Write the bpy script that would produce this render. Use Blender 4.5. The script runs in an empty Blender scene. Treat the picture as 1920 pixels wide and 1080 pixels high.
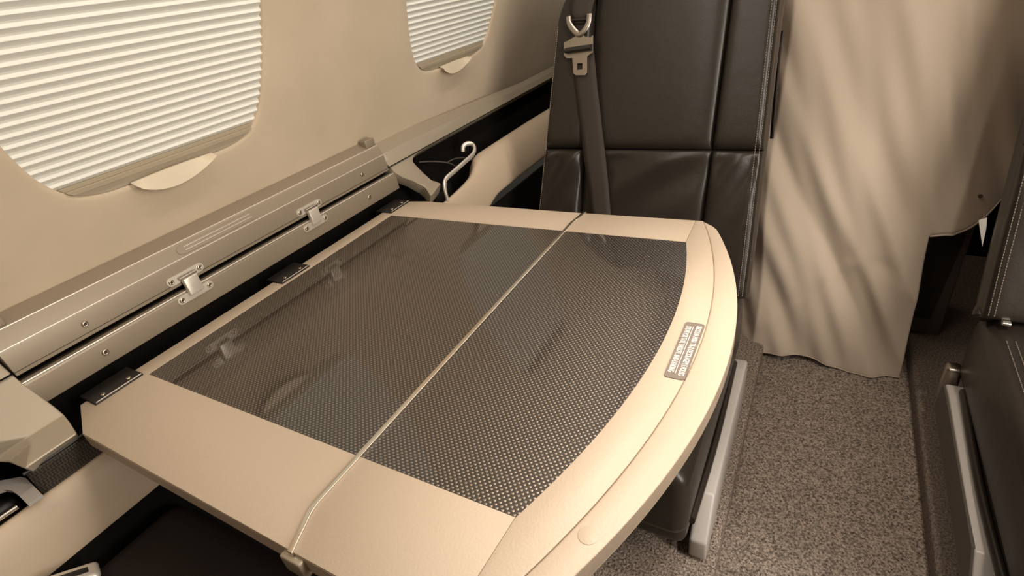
import bpy, bmesh, math, random
from mathutils import Vector, Matrix
random.seed(7)
SC = bpy.context.scene
COL = SC.collection

# ------------------------------------------------------------------ camera
F_PX = 988.787
RIGHT = Vector((0.8696096, 0.47102686, -0.14802986))
DOWN = Vector((0.13452524, -0.51450626, -0.84686851))
FWD = Vector((-0.4750601, 0.71653123, -0.51078459))
CAM = Vector((0, 0, 1.06))
cd = bpy.data.cameras.new('camera')
cam = bpy.data.objects.new('camera', cd); COL.objects.link(cam)
M = Matrix((RIGHT, -DOWN, -FWD)).transposed().to_4x4(); M.translation = CAM
cam.matrix_world = M
cd.sensor_width = 36; cd.lens = F_PX / 1920 * 36; cd.clip_start = 0.02
SC.camera = cam

# ------------------------------------------------------------------ world, lights, exposure
W = bpy.data.worlds.new('world'); SC.world = W; W.use_nodes = True
W.node_tree.nodes['Background'].inputs[0].default_value = (1.0, 0.86, 0.68, 1)
W.node_tree.nodes['Background'].inputs[1].default_value = 0.02
SC.view_settings.view_transform = 'Standard'; SC.view_settings.look = 'None'
SC.view_settings.gamma = 1; SC.view_settings.exposure = 0.52
SC.view_settings.use_curve_mapping = False

def area(name, loc, aim, sx, sy, power, color):
    l = bpy.data.lights.new(name, 'AREA'); l.shape = 'RECTANGLE'; l.size = sx; l.size_y = sy
    l.energy = power; l.color = color
    o = bpy.data.objects.new(name, l); COL.objects.link(o); o.location = loc
    o.rotation_euler = (Vector(aim) - Vector(loc)).to_track_quat('-Z', 'Y').to_euler()
    return o
def spot(name, loc, aim, power, color, angle=60, blend=0.6, rad=0.02):
    l = bpy.data.lights.new(name, 'SPOT'); l.energy = power; l.color = color
    l.spot_size = math.radians(angle); l.spot_blend = blend; l.shadow_soft_size = rad
    o = bpy.data.objects.new(name, l); COL.objects.link(o); o.location = loc
    o.rotation_euler = (Vector(aim) - Vector(loc)).to_track_quat('-Z', 'Y').to_euler()
    return o
WARM = (1.0, 0.915, 0.80)
area('cabin_wash_light_a', (-0.34, 0.75, 1.60), (-0.34, 0.75, 0), 2.4, 0.10, 6.0, WARM).rotation_euler = (0, 0, math.pi/2)
area('cabin_wash_light_b', (0.74, 0.40, 1.46), (-0.85, 0.75, 0.80), 0.16, 2.2, 26.0, WARM)
spot('reading_spot_a', (0.04, 0.60, 1.58), (-0.02, 0.40, 0.66), 26.0, WARM, 48, 1.0, 0.025)
spot('reading_spot_b', (0.40, 0.62, 1.58), (0.18, 0.92, 0.0), 22.0, WARM, 72, 1.0, 0.03)

# ------------------------------------------------------------------ pixel rays on real planes (for measured outlines)
def ray(u, v): return RIGHT*(u-960) + DOWN*(v-540) + FWD*F_PX
def onP(u, v, p0, n):
    d = ray(u, v); n = Vector(n); return CAM + d*(((Vector(p0)-CAM).dot(n))/d.dot(n))
def onZ(u, v, z): return onP(u, v, (0, 0, z), (0, 0, 1))
def onX(u, v, x): return onP(u, v, (x, 0, 0), (1, 0, 0))
def onY(u, v, y): return onP(u, v, (0, y, 0), (0, 1, 0))

# ------------------------------------------------------------------ materials
def mat(name, col, rough=0.5, metal=0.0, spec=0.5, coat=0.0, coat_rough=0.03, bump=None, mottle=None, sheen=0.0):
    """bump = (scale, strength, distance); mottle = (scale, colour2, contrast lo, hi)"""
    m = bpy.data.materials.new(name); m.use_nodes = True
    nt = m.node_tree; b = nt.nodes['Principled BSDF']
    b.inputs['Base Color'].default_value = (*col, 1); b.inputs['Roughness'].default_value = rough
    b.inputs['Metallic'].default_value = metal; b.inputs['Specular IOR Level'].default_value = spec
    b.inputs['Coat Weight'].default_value = coat; b.inputs['Coat Roughness'].default_value = coat_rough
    b.inputs['Sheen Weight'].default_value = sheen
    tc = nt.nodes.new('ShaderNodeTexCoord')
    if mottle:
        n = nt.nodes.new('ShaderNodeTexNoise'); n.inputs['Scale'].default_value = mottle[0]; n.inputs['Detail'].default_value = 6; n.inputs['Roughness'].default_value = mottle[4] if len(mottle) > 4 else 0.5
        nt.links.new(tc.outputs['Object'], n.inputs['Vector'])
        r = nt.nodes.new('ShaderNodeValToRGB'); r.color_ramp.elements[0].position = mottle[2]; r.color_ramp.elements[1].position = mottle[3]
        r.color_ramp.elements[0].color = (*col, 1); r.color_ramp.elements[1].color = (*mottle[1], 1)
        nt.links.new(n.outputs['Fac'], r.inputs['Fac']); nt.links.new(r.outputs['Color'], b.inputs['Base Color'])
    prev = None
    for bp in (bump or []):
        n = nt.nodes.new('ShaderNodeTexNoise'); n.inputs['Scale'].default_value = bp[0]; n.inputs['Detail'].default_value = 4
        nt.links.new(tc.outputs['Object'], n.inputs['Vector'])
        k = nt.nodes.new('ShaderNodeBump'); k.inputs['Strength'].default_value = bp[1]; k.inputs['Distance'].default_value = bp[2]
        nt.links.new(n.outputs['Fac'], k.inputs['Height'])
        if prev: nt.links.new(prev.outputs['Normal'], k.inputs['Normal'])
        prev = k
    if prev: nt.links.new(prev.outputs['Normal'], b.inputs['Normal'])
    return m

M_wall = mat('suede_wall', (0.50, 0.41, 0.30), 0.95, spec=0.1, sheen=0.15, bump=[(900, 0.25, 0.0006)], mottle=(7, (0.56, 0.46, 0.345), 0.35, 0.7))
M_ceil = mat('ceiling_cloth', (0.6, 0.52, 0.41), 0.9)
M_shade = mat('pleated_shade_cloth', (0.72, 0.715, 0.665), 0.9, spec=0.1, bump=[(1500, 0.1, 0.0003)])
M_tab = mat('finger_tab_plastic', (0.62, 0.53, 0.40), 0.5)
M_shadebar = mat('shade_bar_plastic', (0.40, 0.335, 0.245), 0.5)
M_table = mat('table_grained_vinyl', (0.47, 0.378, 0.288), 0.46, spec=0.45, bump=[(420, 0.30, 0.0010)])
M_tableedge = mat('table_edge_vinyl', (0.47, 0.38, 0.295), 0.5)
M_bezel = mat('bezel_paint', (0.36, 0.305, 0.232), 0.38, metal=0.25, spec=0.5, bump=[(900, 0.08, 0.0003)])
M_ledge = mat('ledge_cream_leather', (0.52, 0.41, 0.30), 0.5, bump=[(600, 0.12, 0.0004)])
M_rail = mat('champagne_satin_metal', (0.275, 0.225, 0.165), 0.42, metal=0.2, bump=[(1200, 0.05, 0.0002)])
M_chrome = mat('chrome', (0.82, 0.77, 0.70), 0.20, metal=1.0)
M_satin = mat('satin_nickel', (0.74, 0.68, 0.60), 0.35, metal=0.55)
M_steel = mat('brushed_steel', (0.40, 0.36, 0.32), 0.33, metal=1.0, bump=[(400, 0.1, 0.0003)])
M_black = mat('black_plastic', (0.012, 0.010, 0.009), 0.45)
M_blackmatte = mat('black_liner', (0.007, 0.006, 0.0055), 0.8, spec=0.06)
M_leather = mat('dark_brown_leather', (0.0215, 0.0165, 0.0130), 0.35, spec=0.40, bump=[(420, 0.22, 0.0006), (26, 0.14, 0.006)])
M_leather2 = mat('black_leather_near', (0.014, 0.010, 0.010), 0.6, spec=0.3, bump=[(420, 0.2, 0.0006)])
M_thread = mat('pale_thread', (0.27, 0.225, 0.18), 0.8)
M_belt = mat('brown_webbing', (0.040, 0.031, 0.025), 0.75, spec=0.3, bump=[(900, 0.2, 0.0005)])
M_curtain = mat('curtain_cloth', (0.47, 0.385, 0.305), 0.72, spec=0.3, sheen=0.2, bump=[(1400, 0.12, 0.0004), (14, 0.12, 0.008)])
M_carpet = mat('carpet', (0.055, 0.042, 0.034), 0.95, spec=0.1, bump=[(200, 0.9, 0.005)], mottle=(250, (0.40, 0.325, 0.27), 0.40, 0.64, 0.72))
M_carpet_d = mat('carpet_riser', (0.07, 0.053, 0.043), 0.95, spec=0.1, bump=[(200, 0.8, 0.004)], mottle=(250, (0.25, 0.20, 0.168), 0.38, 0.66, 0.72))
M_grey = mat('grey_enamel', (0.40, 0.37, 0.345), 0.38)
M_greyd = mat('dark_grey_plastic', (0.075, 0.062, 0.053), 0.45)
M_white = mat('white_fabric_tag', (0.6, 0.56, 0.52), 0.8)
M_placard = mat('placard_taupe', (0.17, 0.132, 0.108), 0.45)
M_ink = mat('placard_white_ink', (0.85, 0.8, 0.72), 0.6)
M_screw = mat('screw_metal', (0.55, 0.48, 0.38), 0.25, metal=1.0)
M_screwd = mat('screw_recess', (0.10, 0.08, 0.06), 0.5, metal=0.6)
M_glass = mat('window_pane', (0.75, 0.78, 0.8), 0.05); M_glass.node_tree.nodes['Principled BSDF'].inputs['Transmission Weight'].default_value = 0.9

def weave_material():
    """dark plain weave under a clear lacquer, its glints coloured in as bronze dots"""
    m = bpy.data.materials.new('woven_carbon_lacquer'); m.use_nodes = True
    nt = m.node_tree; N = nt.nodes; L = nt.links; b = N['Principled BSDF']
    tc = N.new('ShaderNodeTexCoord'); sep = N.new('ShaderNodeSeparateXYZ'); L.new(tc.outputs['Object'], sep.inputs[0])
    def math_(op, a, bb=None):
        n = N.new('ShaderNodeMath'); n.operation = op
        for i, q in enumerate((a, bb)):
            if q is None: continue
            if isinstance(q, (int, float)): n.inputs[i].default_value = q
            else: L.new(q, n.inputs[i])
        return n.outputs[0]
    cx = math_('DIVIDE', sep.outputs[0], 0.00295); cy = math_('DIVIDE', sep.outputs[1], 0.0031)
    par = math_('FLOORED_MODULO', math_('ADD', math_('FLOOR', cx), math_('FLOOR', cy)), 2.0)   # 0 / 1 checker
    fx = math_('SUBTRACT', math_('FRACT', cx), 0.5); fy = math_('SUBTRACT', math_('FRACT', cy), 0.5)
    ex = math_('POWER', math_('ABSOLUTE', math_('DIVIDE', fx, 0.46)), 3.0)
    ey = math_('POWER', math_('ABSOLUTE', math_('DIVIDE', fy, 0.30)), 3.0)
    inside = math_('LESS_THAN', math_('ADD', ex, ey), 1.0)
    dot = math_('MULTIPLY', inside, par)  # oval dot that colours in the glint on each float
    mixc = N.new('ShaderNodeMix'); mixc.data_type = 'RGBA'
    mixc.inputs[6].default_value = (0.012, 0.008, 0.0068, 1); mixc.inputs[7].default_value = (0.31, 0.255, 0.205, 1)
    L.new(dot, mixc.inputs[0]); L.new(mixc.outputs[2], b.inputs['Base Color'])
    L.new(math_('MULTIPLY', dot, 0.92), b.inputs['Metallic'])
    b.inputs['Roughness'].default_value = 0.36
    # rounded yarns: the floats crown along x
    hx = math_('SUBTRACT', 1.0, math_('MULTIPLY', math_('MULTIPLY', fx, fx), 3.0))
    hy = math_('SUBTRACT', 1.0, math_('MULTIPLY', math_('MULTIPLY', fy, fy), 3.0))
    h = math_('ADD', math_('MULTIPLY', par, hx), math_('MULTIPLY', math_('SUBTRACT', 1.0, par), math_('MULTIPLY', hy, 0.8)))
    bp = N.new('ShaderNodeBump'); bp.inputs['Strength'].default_value = 0.35; bp.inputs['Distance'].default_value = 0.0008
    L.new(h, bp.inputs['Height']); L.new(bp.outputs['Normal'], b.inputs['Normal'])
    b.inputs['Coat Weight'].default_value = 1.0; b.inputs['Coat Roughness'].default_value = 0.05; b.inputs['Coat IOR'].default_value = 1.6
    return m
M_weave = weave_material()
def net_material():
    m = mat('black_elastic_net', (0.012, 0.010, 0.008), 0.7)
    nt = m.node_tree; N = nt.nodes; L = nt.links; b = N['Principled BSDF']
    tc = N.new('ShaderNodeTexCoord'); mp = N.new('ShaderNodeMapping'); mp.inputs['Rotation'].default_value = (0.785, 0, 0)
    L.new(tc.outputs['Object'], mp.inputs[0])
    ch = N.new('ShaderNodeTexChecker'); ch.inputs['Scale'].default_value = 420
    ch.inputs[1].default_value = (0.012, 0.010, 0.008, 1); ch.inputs[2].default_value = (0.075, 0.058, 0.042, 1)
    L.new(mp.outputs[0], ch.inputs[0]); L.new(ch.outputs[0], b.inputs['Base Color'])
    return m
M_net = net_material()

# ------------------------------------------------------------------ object helpers
ORG = {}
def props(o, label=None, cat=None, group=None, kind=None):
    if label: o['label'] = label
    if cat: o['category'] = cat
    if group: o['group'] = group
    if kind: o['kind'] = kind
    return o
def thing(name, loc, label, cat, group=None, kind=None):
    o = bpy.data.objects.new(name, None); COL.objects.link(o); o.location = loc; o.empty_display_size = 0.05
    ORG[o] = Vector(loc); return props(o, label, cat, group, kind)
def mk(name, verts, faces, m, parent=None, smooth=False, sharp=None):
    vs = [Vector(v) for v in verts]
    if parent is not None: org = ORG[parent]
    else:
        org = Vector((sum(v.x for v in vs)/len(vs), sum(v.y for v in vs)/len(vs), min(v.z for v in vs)))
    me = bpy.data.meshes.new(name); me.from_pydata([v-org for v in vs], [], faces)
    bm = bmesh.new(); bm.from_mesh(me); bmesh.ops.recalc_face_normals(bm, faces=bm.faces); bm.to_mesh(me); bm.free()
    me.materials.append(m)
    if smooth:
        for p in me.polygons: p.use_smooth = True
        if sharp: me.set_sharp_from_angle(angle=math.radians(sharp))
    o = bpy.data.objects.new(name, me); COL.objects.link(o); ORG[o] = org
    if parent is not None: o.parent = parent
    else: o.location = org
    return o
def from_bm(name, bm, m, parent=None, smooth=True, sharp=40):
    bm.verts.index_update()
    v = [x.co.copy() for x in bm.verts]; f = [[q.index for q in p.verts] for p in bm.faces]; bm.free()
    return mk(name, v, f, m, parent, smooth, sharp)
def rbox(name, lo, hi, r, m, parent=None, seg=3, fn=None, sub=0):
    bm = bmesh.new(); bmesh.ops.create_cube(bm, size=1)
    lo = Vector(lo); hi = Vector(hi)
    for v in bm.verts: v.co = Vector((lo[i] + (v.co[i]+0.5)*(hi[i]-lo[i]) for i in range(3)))
    if sub: bmesh.ops.subdivide_edges(bm, edges=bm.edges[:], cuts=sub, use_grid_fill=True)
    if r > 0:
        es = [e for e in bm.edges if len(e.link_faces) == 2 and e.calc_face_angle(0) > 0.5]
        bmesh.ops.bevel(bm, geom=es, offset=r, segments=seg, profile=0.5, affect='EDGES', clamp_overlap=True)
    if fn:
        for v in bm.verts: v.co = Vector(fn(v.co))
    return from_bm(name, bm, m, parent)
def prism(name, pts, z0, z1, m, parent=None, bevel=0.0, seg=2):
    """pts (x,y) polygon extruded z0..z1, top edges rounded"""
    bm = bmesh.new()
    bot = [bm.verts.new((p[0], p[1], z0)) for p in pts]; top = [bm.verts.new((p[0], p[1], z1)) for p in pts]
    bm.faces.new(bot[::-1]); tf = bm.faces.new(top); n = len(pts)
    for i in range(n): bm.faces.new((bot[i], bot[(i+1) % n], top[(i+1) % n], top[i]))
    bmesh.ops.recalc_face_normals(bm, faces=bm.faces)
    if bevel > 0: bmesh.ops.bevel(bm, geom=list(tf.edges), offset=bevel, segments=seg, profile=0.5, affect='EDGES', clamp_overlap=True)
    return from_bm(name, bm, m, parent, True, 35)
def plate(name, pts3, n, t, m, parent=None):
    """planar polygon of 3-D points thickened by t along -n"""
    n = Vector(n).normalized(); a = [Vector(p) for p in pts3]; k = len(a)
    v = a + [p - n*t for p in a]
    f = [list(range(k)), list(range(2*k-1, k-1, -1))] + [[i, (i+1) % k, k+(i+1) % k, k+i] for i in range(k)]
    return mk(name, v, f, m, parent)
def extrude(name, prof, y0, y1, m, parent=None, closed=True, smooth=False, sharp=30, ys=None):
    """profile of (x,z) along y"""
    ys = ys or [y0, y1]; n = len(prof); v = []; f = []
    for y in ys: v += [(p[0], y, p[1]) for p in prof]
    for j in range(len(ys)-1):
        for i in range(n if closed else n-1):
            f.append((j*n+i, j*n+(i+1) % n, (j+1)*n+(i+1) % n, (j+1)*n+i))
    if closed: f += [list(range(n))[::-1], list(range((len(ys)-1)*n, len(ys)*n))]
    return mk(name, v, f, m, parent, smooth, sharp)
def round_prof(pts, r, seg=4):
    out = []; n = len(pts)
    for i in range(n):
        p = Vector(pts[i]); a = Vector(pts[i-1]); b = Vector(pts[(i+1) % n])
        da = (a-p); db = (b-p); rr = min(r, da.length*0.45, db.length*0.45)
        s = p + da.normalized()*rr; e = p + db.normalized()*rr
        for k in range(seg+1):
            t = k/seg; out.append(tuple(s*(1-t)**2 + p*2*t*(1-t) + e*t*t))
    return out
def tube(name, pts, rx, ry, m, parent=None, n=10, sub=6, up=(0, 0, 1)):
    P = [Vector(p) for p in pts]; path = []
    if sub > 1 and len(P) > 2:
        for i in range(len(P)-1):
            p0 = P[max(i-1, 0)]; p1 = P[i]; p2 = P[i+1]; p3 = P[min(i+2, len(P)-1)]
            for k in range(sub):
                t = k/sub
                path.append(0.5*((2*p1) + (p2-p0)*t + (2*p0-5*p1+4*p2-p3)*t*t + (3*p1-p0-3*p2+p3)*t**3))
        path.append(P[-1])
    else: path = P
    v = []; f = []; up = Vector(up)
    for i, p in enumerate(path):
        d = (path[min(i+1, len(path)-1)] - path[max(i-1, 0)]).normalized()
        s = d.cross(up)
        if s.length < 1e-4: s = d.cross(Vector((1, 0, 0)))
        s.normalize(); u = s.cross(d)
        for k in range(n):
            a = 2*math.pi*k/n; v.append(p + s*math.cos(a)*rx + u*math.sin(a)*ry)
    for i in range(len(path)-1):
        for k in range(n): f.append((i*n+k, i*n+(k+1) % n, (i+1)*n+(k+1) % n, (i+1)*n+k))
    f += [list(range(n))[::-1], list(range((len(path)-1)*n, len(path)*n))]
    return mk(name, v, f, m, parent, True, 60)
def grid(name, nu, nv, fn, m, parent=None, smooth=True, sharp=None):
    v = [fn(i/(nu-1), j/(nv-1)) for j in range(nv) for i in range(nu)]
    f = [(j*nu+i, j*nu+i+1, (j+1)*nu+i+1, (j+1)*nu+i) for j in range(nv-1) for i in range(nu-1)]
    return mk(name, v, f, m, parent, smooth, sharp)

# shared screw meshes: dome head with a recessed cross
def screw_mesh():
    bm = bmesh.new(); n = 14
    rings = [(1.0, 0.0), (0.97, 0.25), (0.8, 0.42), (0.45, 0.46)]
    vs = [[bm.verts.new((r*math.cos(2*math.pi*k/n), r*math.sin(2*math.pi*k/n), z)) for k in range(n)] for r, z in rings]
    for a, b in zip(vs, vs[1:]):
        for k in range(n): bm.faces.new((a[k], a[(k+1) % n], b[(k+1) % n], b[k]))
    low = [bm.verts.new((0.3*math.cos(2*math.pi*k/n)*(1.0 if k % 3 else 0.6), 0.3*math.sin(2*math.pi*k/n)*(1.0 if k % 3 else 0.6), 0.12)) for k in range(n)]
    for k in range(n): f = bm.faces.new((vs[-1][k], vs[-1][(k+1) % n], low[(k+1) % n], low[k])); f.material_index = 1
    f = bm.faces.new(low); f.material_index = 1
    me = bpy.data.meshes.new('screw'); bm.to_mesh(me); bm.free()
    me.materials.append(M_screw); me.materials.append(M_screwd)
    for p in me.polygons: p.use_smooth = True
    return me
SCREW = screw_mesh()
def screw(parent, loc, nrm, r):
    o = bpy.data.objects.new('screw', SCREW); COL.objects.link(o); o.parent = parent
    q = Vector(nrm).to_track_quat('Z', 'Y')
    o.matrix_local = Matrix.Translation(Vector(loc)-ORG[parent]) @ q.to_matrix().to_4x4() @ Matrix.Diagonal((r, r, r, 1))
    return o

# ================================================================== STRUCTURE
KW = 0.35
def wx(z): return -0.865 + KW*(z-0.79) + 0.25*max(0, z-1.05)**2
WN = Vector((1, 0, -KW)).normalized()
def wp(y, z, d=0): return Vector((wx(z), y, z)) + WN*d
# windows: rounded outline, a little narrower at the foot
WZ, WA, WB = 1.096, 0.203, 0.215
def woutline(th, grow=0.0):
    c, s = math.cos(th), math.sin(th)
    def F(r):
        u = abs(r*s/(WB+grow)); return abs(r*c/((WA+grow)*(1-0.2*min(u, 1)**1.3)))**6 + u**6
    lo, hi = 0.02, 0.5
    for _ in range(40):
        mid = (lo+hi)/2
        if F(mid) < 1: lo = mid
        else: hi = mid
    return lo*c, lo*s
def wall_left():
    v = []; f = []; zb, zt = 0.700, 1.60
    rings = [(0, -0.034), (0, -0.009), (0.0025, -0.0062), (0.007, -0.005), (0.02, -0.0042), (0.045, -0.0022), (0.075, -0.0006), (0.105, 0.0)]
    bays = [(0.420, 0.0415, 0.7985), (1.177, 0.7985, 1.5555)]
    for yc, y0, y1 in bays:
        cs = [math.atan2(z-WZ, y-yc) % (2*math.pi) for y in (y0, y1) for z in (zb, zt)]
        ths = sorted(set([2*math.pi*k/112 for k in range(112)] + cs)); n = len(ths); base = len(v)
        outs = [woutline(t) for t in ths]; rect = []
        for t in ths:
            c, s = math.cos(t), math.sin(t)
            ky = ((y1-yc) if c > 0 else (yc-y0))/max(abs(c), 1e-9); kz = ((zt-WZ) if s > 0 else (WZ-zb))/max(abs(s), 1e-9)
            k = min(ky, kz); rect.append((k*c, k*s))
        for d, dep in rings:
            for (oy, oz), (ry, rz) in zip(outs, rect):
                ln = math.hypot(ry-oy, rz-oz); t = min(d/ln, 0.97)
                v.append(wp(yc+oy+(ry-oy)*t, WZ+oz+(rz-oz)*t, dep))
        for (ry, rz) in rect: v.append(wp(yc+ry, WZ+rz, 0))
        for j in range(len(rings)):
            for i in range(n): f.append((base+j*n+i, base+j*n+(i+1) % n, base+(j+1)*n+(i+1) % n, base+(j+1)*n+i))
    for y0, y1 in ((-0.75, 0.0415), (1.5555, 2.0)):
        b = len(v); zs = [zb + (zt-zb)*k/8 for k in range(9)]
        for z in zs: v.append(wp(y0, z)); v.append(wp(y1, z))
        for k in range(8): f.append((b+2*k, b+2*k+1, b+2*k+3, b+2*k+2))
    o = mk('wall_left', v, f, M_wall, None, True, 50)
    props(o, 'beige suede covered cabin side wall with two window openings', 'wall', kind='structure')
wall_left()

# windows (frame liner and pane outside the shade) and pleated shades
def pleat_part(yc, z, pitch, parent):
    def hw(zz):
        u = min(abs(zz-WZ)/WB, 0.999); return WA*(1-0.2*u**1.3)*max(0.02, (1-u**6))**(1/6) + 0.004
    h0 = hw(z); h1 = hw(z+pitch*0.5); h2 = hw(z+pitch)
    front, back = -0.0090, -0.0138
    # lower face leans out to the crease, upper face leans back
    pr = [(z, back, h0), (z+pitch*0.56, front, h1), (z+pitch*0.61, front-0.0002, h1), (z+pitch, back, h2)]
    v = []; f = []
    for zz, d, h in pr: v += [wp(yc-h, zz, d), wp(yc+h, zz, d)]
    for k in range(3): f.append((2*k, 2*k+1, 2*k+3, 2*k+2))
    b = len(v)
    for zz, d, h in pr: v += [wp(yc-h, zz, d-0.0012), wp(yc+h, zz, d-0.0012)]
    for k in range(3): f.append((b+2*k, b+2*k+2, b+2*k+3, b+2*k+1))
    f += [(0, 1, b+1, b), (6, 7, b+7, b+6), (0, 2, b+2, b), (1, 3, b+3, b+1)]
    return mk('pleat', v, f, M_shade, parent)
def window(idx, yc, label_w, label_s, nz):
    ths = [2*math.pi*k/64 for k in range(64)]
    w = thing('window_%d' % idx, wp(yc, WZ-WB, -0.05), label_w, 'window', kind='structure')
    v = []; f = []; n = 64
    for gr, d in ((0.004, -0.030), (0.022, -0.030), (0.022, -0.045), (0.004, -0.045)):
        for t in ths:
            a, b = woutline(t, gr); v.append(wp(yc+a, WZ+b, d))
    for j in range(4):
        for i in range(n): f.append((j*n+i, j*n+(i+1) % n, ((j+1) % 4)*n+(i+1) % n, ((j+1) % 4)*n+i))
    mk('window_frame', v, f, M_shadebar, w, True, 40)
    pts = [woutline(t, 0.015) for t in ths]
    plate('pane', [wp(yc+a, WZ+b, -0.036) for a, b in pts], WN, 0.004, M_glass, w)
    s = thing('window_shade', wp(yc, WZ-WB, -0.012), label_s, 'window shade', 'pleated shades on the cabin windows')
    z = 0.9035; pitch = 0.0116
    while z < 1.285:
        pleat_part(yc, z, pitch, s); z += pitch
    # bottom bar: stepped moulding cut to the rounded foot of the opening
    def bar(name, za, zb_, d0, d1, m, par):
        top = []; N = 24
        def hw(zz):
            u = min(abs(zz-WZ)/WB, 0.9995); return WA*(1-0.2*u**1.3)*max(1e-4, (1-u**6))**(1/6) - 0.0015
        v = []; f = []
        K = 5
        for k in range(K+1):
            zz = za + (zb_-za)*k/K; h = hw(zz)
            v += [wp(yc-h, zz, d1), wp(yc+h, zz, d1), wp(yc+h, zz, d0), wp(yc-h, zz, d0)]
        for k in range(K):
            a = 4*k; b = a+4
            for q in range(4): f.append((a+q, a+(q+1) % 4, b+(q+1) % 4, b+q))
        f += [(3, 2, 1, 0), (4*K, 4*K+1, 4*K+2, 4*K+3)]
        return mk(name, v, f, m, par)
    b0 = bar('bottom_bar', 0.8825, 0.8960, -0.019, -0.0075, M_shadebar, s)
    bar('bar_lip', 0.8945, 0.9000, -0.019, -0.0050, M_shadebar, b0)
    bar('bar_bead', 0.9005, 0.9048, -0.019, -0.0085, M_shadebar, b0)
    # crescent finger tab
    top = []; low = []
    for k in range(17):
        t = k/16; y = yc - 0.068 + 0.128*t
        top.append((y, 0.8865 + 0.0025*math.sin(math.pi*t)*0.6)); low.append((y, 0.8862 - 0.0205*math.sin(math.pi*(t**0.85))**0.85))
    v = []; f = []; n = 17
    for d in (0.0075, 0.0035):
        for (y, z_) in top: v.append(wp(y, z_, -0.004 + d*0.6))
        for (y, z_) in low: v.append(wp(y, z_, d + 0.004))
    for k in range(n-1):
        f.append((k, k+1, n+k+1, n+k)); f.append((2*n+k, 3*n+k, 3*n+k+1, 2*n+k+1))
        f.append((n+k, n+k+1, 3*n+k+1, 3*n+k)); f.append((k, 2*n+k, 2*n+k+1, k+1))
    f += [(0, n, 3*n, 2*n), (n-1, 3*n-1, 4*n-1, 2*n-1)]
    mk('finger_tab', v, f, M_tab, s, True, 40)
window(1, 0.420, 'large cabin window above the folding table, closed behind its pleated shade', 'large cream pleated shade pulled down over the window above the folding table', 0)
window(2, 1.177, 'smaller looking far cabin window beside the dark leather seat back, shade closed', 'cream pleated shade over the far window beside the dark seat back', 0)

# floors
def simple_box(name, lo, hi, m, label, cat, r=0.0, kind='structure'):
    return props(rbox(name, lo, hi, r, m), label, cat, kind=kind)
simple_box('floor', (-0.068, -0.9, -0.03), (0.278, 2.0, 0.0), M_carpet, 'speckled brown carpet of the sunken centre aisle', 'floor')
simple_box('floor', (-0.9, -0.9, -0.03), (-0.068, 2.0, 0.05), M_carpet, 'raised carpeted floor strip under the seat beside the table', 'floor', 0.012)
simple_box('floor', (0.278, -0.9, -0.03), (1.1, 2.0, 0.05), M_carpet_d, 'raised carpeted floor strip under the seat at the right edge', 'floor', 0.012)
simple_box('ceiling', (-0.75, -0.75, 1.62), (0.95, 2.0, 1.64), M_ceil, 'pale cabin ceiling above the seats', 'ceiling')
mk_r = mk('wall_right', [(1.075-0.35*(z-0.79), y, z) for y in (-0.75, 2.0) for z in (0.0, 0.79, 1.62)], [(0, 1, 4, 3), (1, 2, 5, 4)], M_wall)
props(mk_r, 'beige cabin side wall across the aisle', 'wall', kind='structure')
simple_box('wall_back', (-0.95, -0.78, 0.0), (1.15, -0.75, 1.64), M_wall, 'beige bulkhead behind the near seat', 'wall')
simple_box('wall_front', (-0.95, 2.0, 0.0), (1.15, 2.03, 1.64), M_blackmatte, 'dark bulkhead behind the hanging curtain', 'wall')
lowp = extrude('wall_left', [(-0.752, 0.05), (-0.745, 0.05), (-0.745, 0.53), (-0.752, 0.53)], -0.75, 2.0, M_blackmatte)
props(lowp, 'black lower side panel below the cream armrest ledge', 'wall panel', kind='structure')

# ------------------------------------------------------------------ bezel of the table pocket
def bz(y, s, d=0.0):
    """point on the sloping bezel: s=0 at the wall, 1 at the ridge, 1.33 at the tip"""
    n = Vector((0.12, 0, 0.08)).normalized()
    p = Vector((-0.865+0.08*s, y, 0.79-0.12*s)) if s <= 1 else Vector((-0.785+0.10*(s-1), y, 0.67-0.045*(s-1)))
    return p + n*d
def loft_rows(name, rows, m, thick, parent=None):
    v = []; f = []; n = len(rows[0])
    for r in rows: v += [bz(*p) for p in r]
    for j in range(len(rows)-1):
        for i in range(n-1): f.append((j*n+i, j*n+i+1, (j+1)*n+i+1, (j+1)*n+i))
    o = mk(name, v, f, m, parent, False)
    md = o.modifiers.new('thickness', 'SOLIDIFY'); md.thickness = thick; md.offset = -1
    me = o.data
    # make sure normals look into the cabin
    if sum((p.normal.x + p.normal.z)*p.area for p in me.polygons) < 0:
        me.flip_normals()
    bv = o.modifiers.new('edges', 'BEVEL'); bv.width = 0.0018; bv.segments = 3; bv.limit_method = 'ANGLE'; bv.angle_limit = math.radians(14)
    return o
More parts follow.
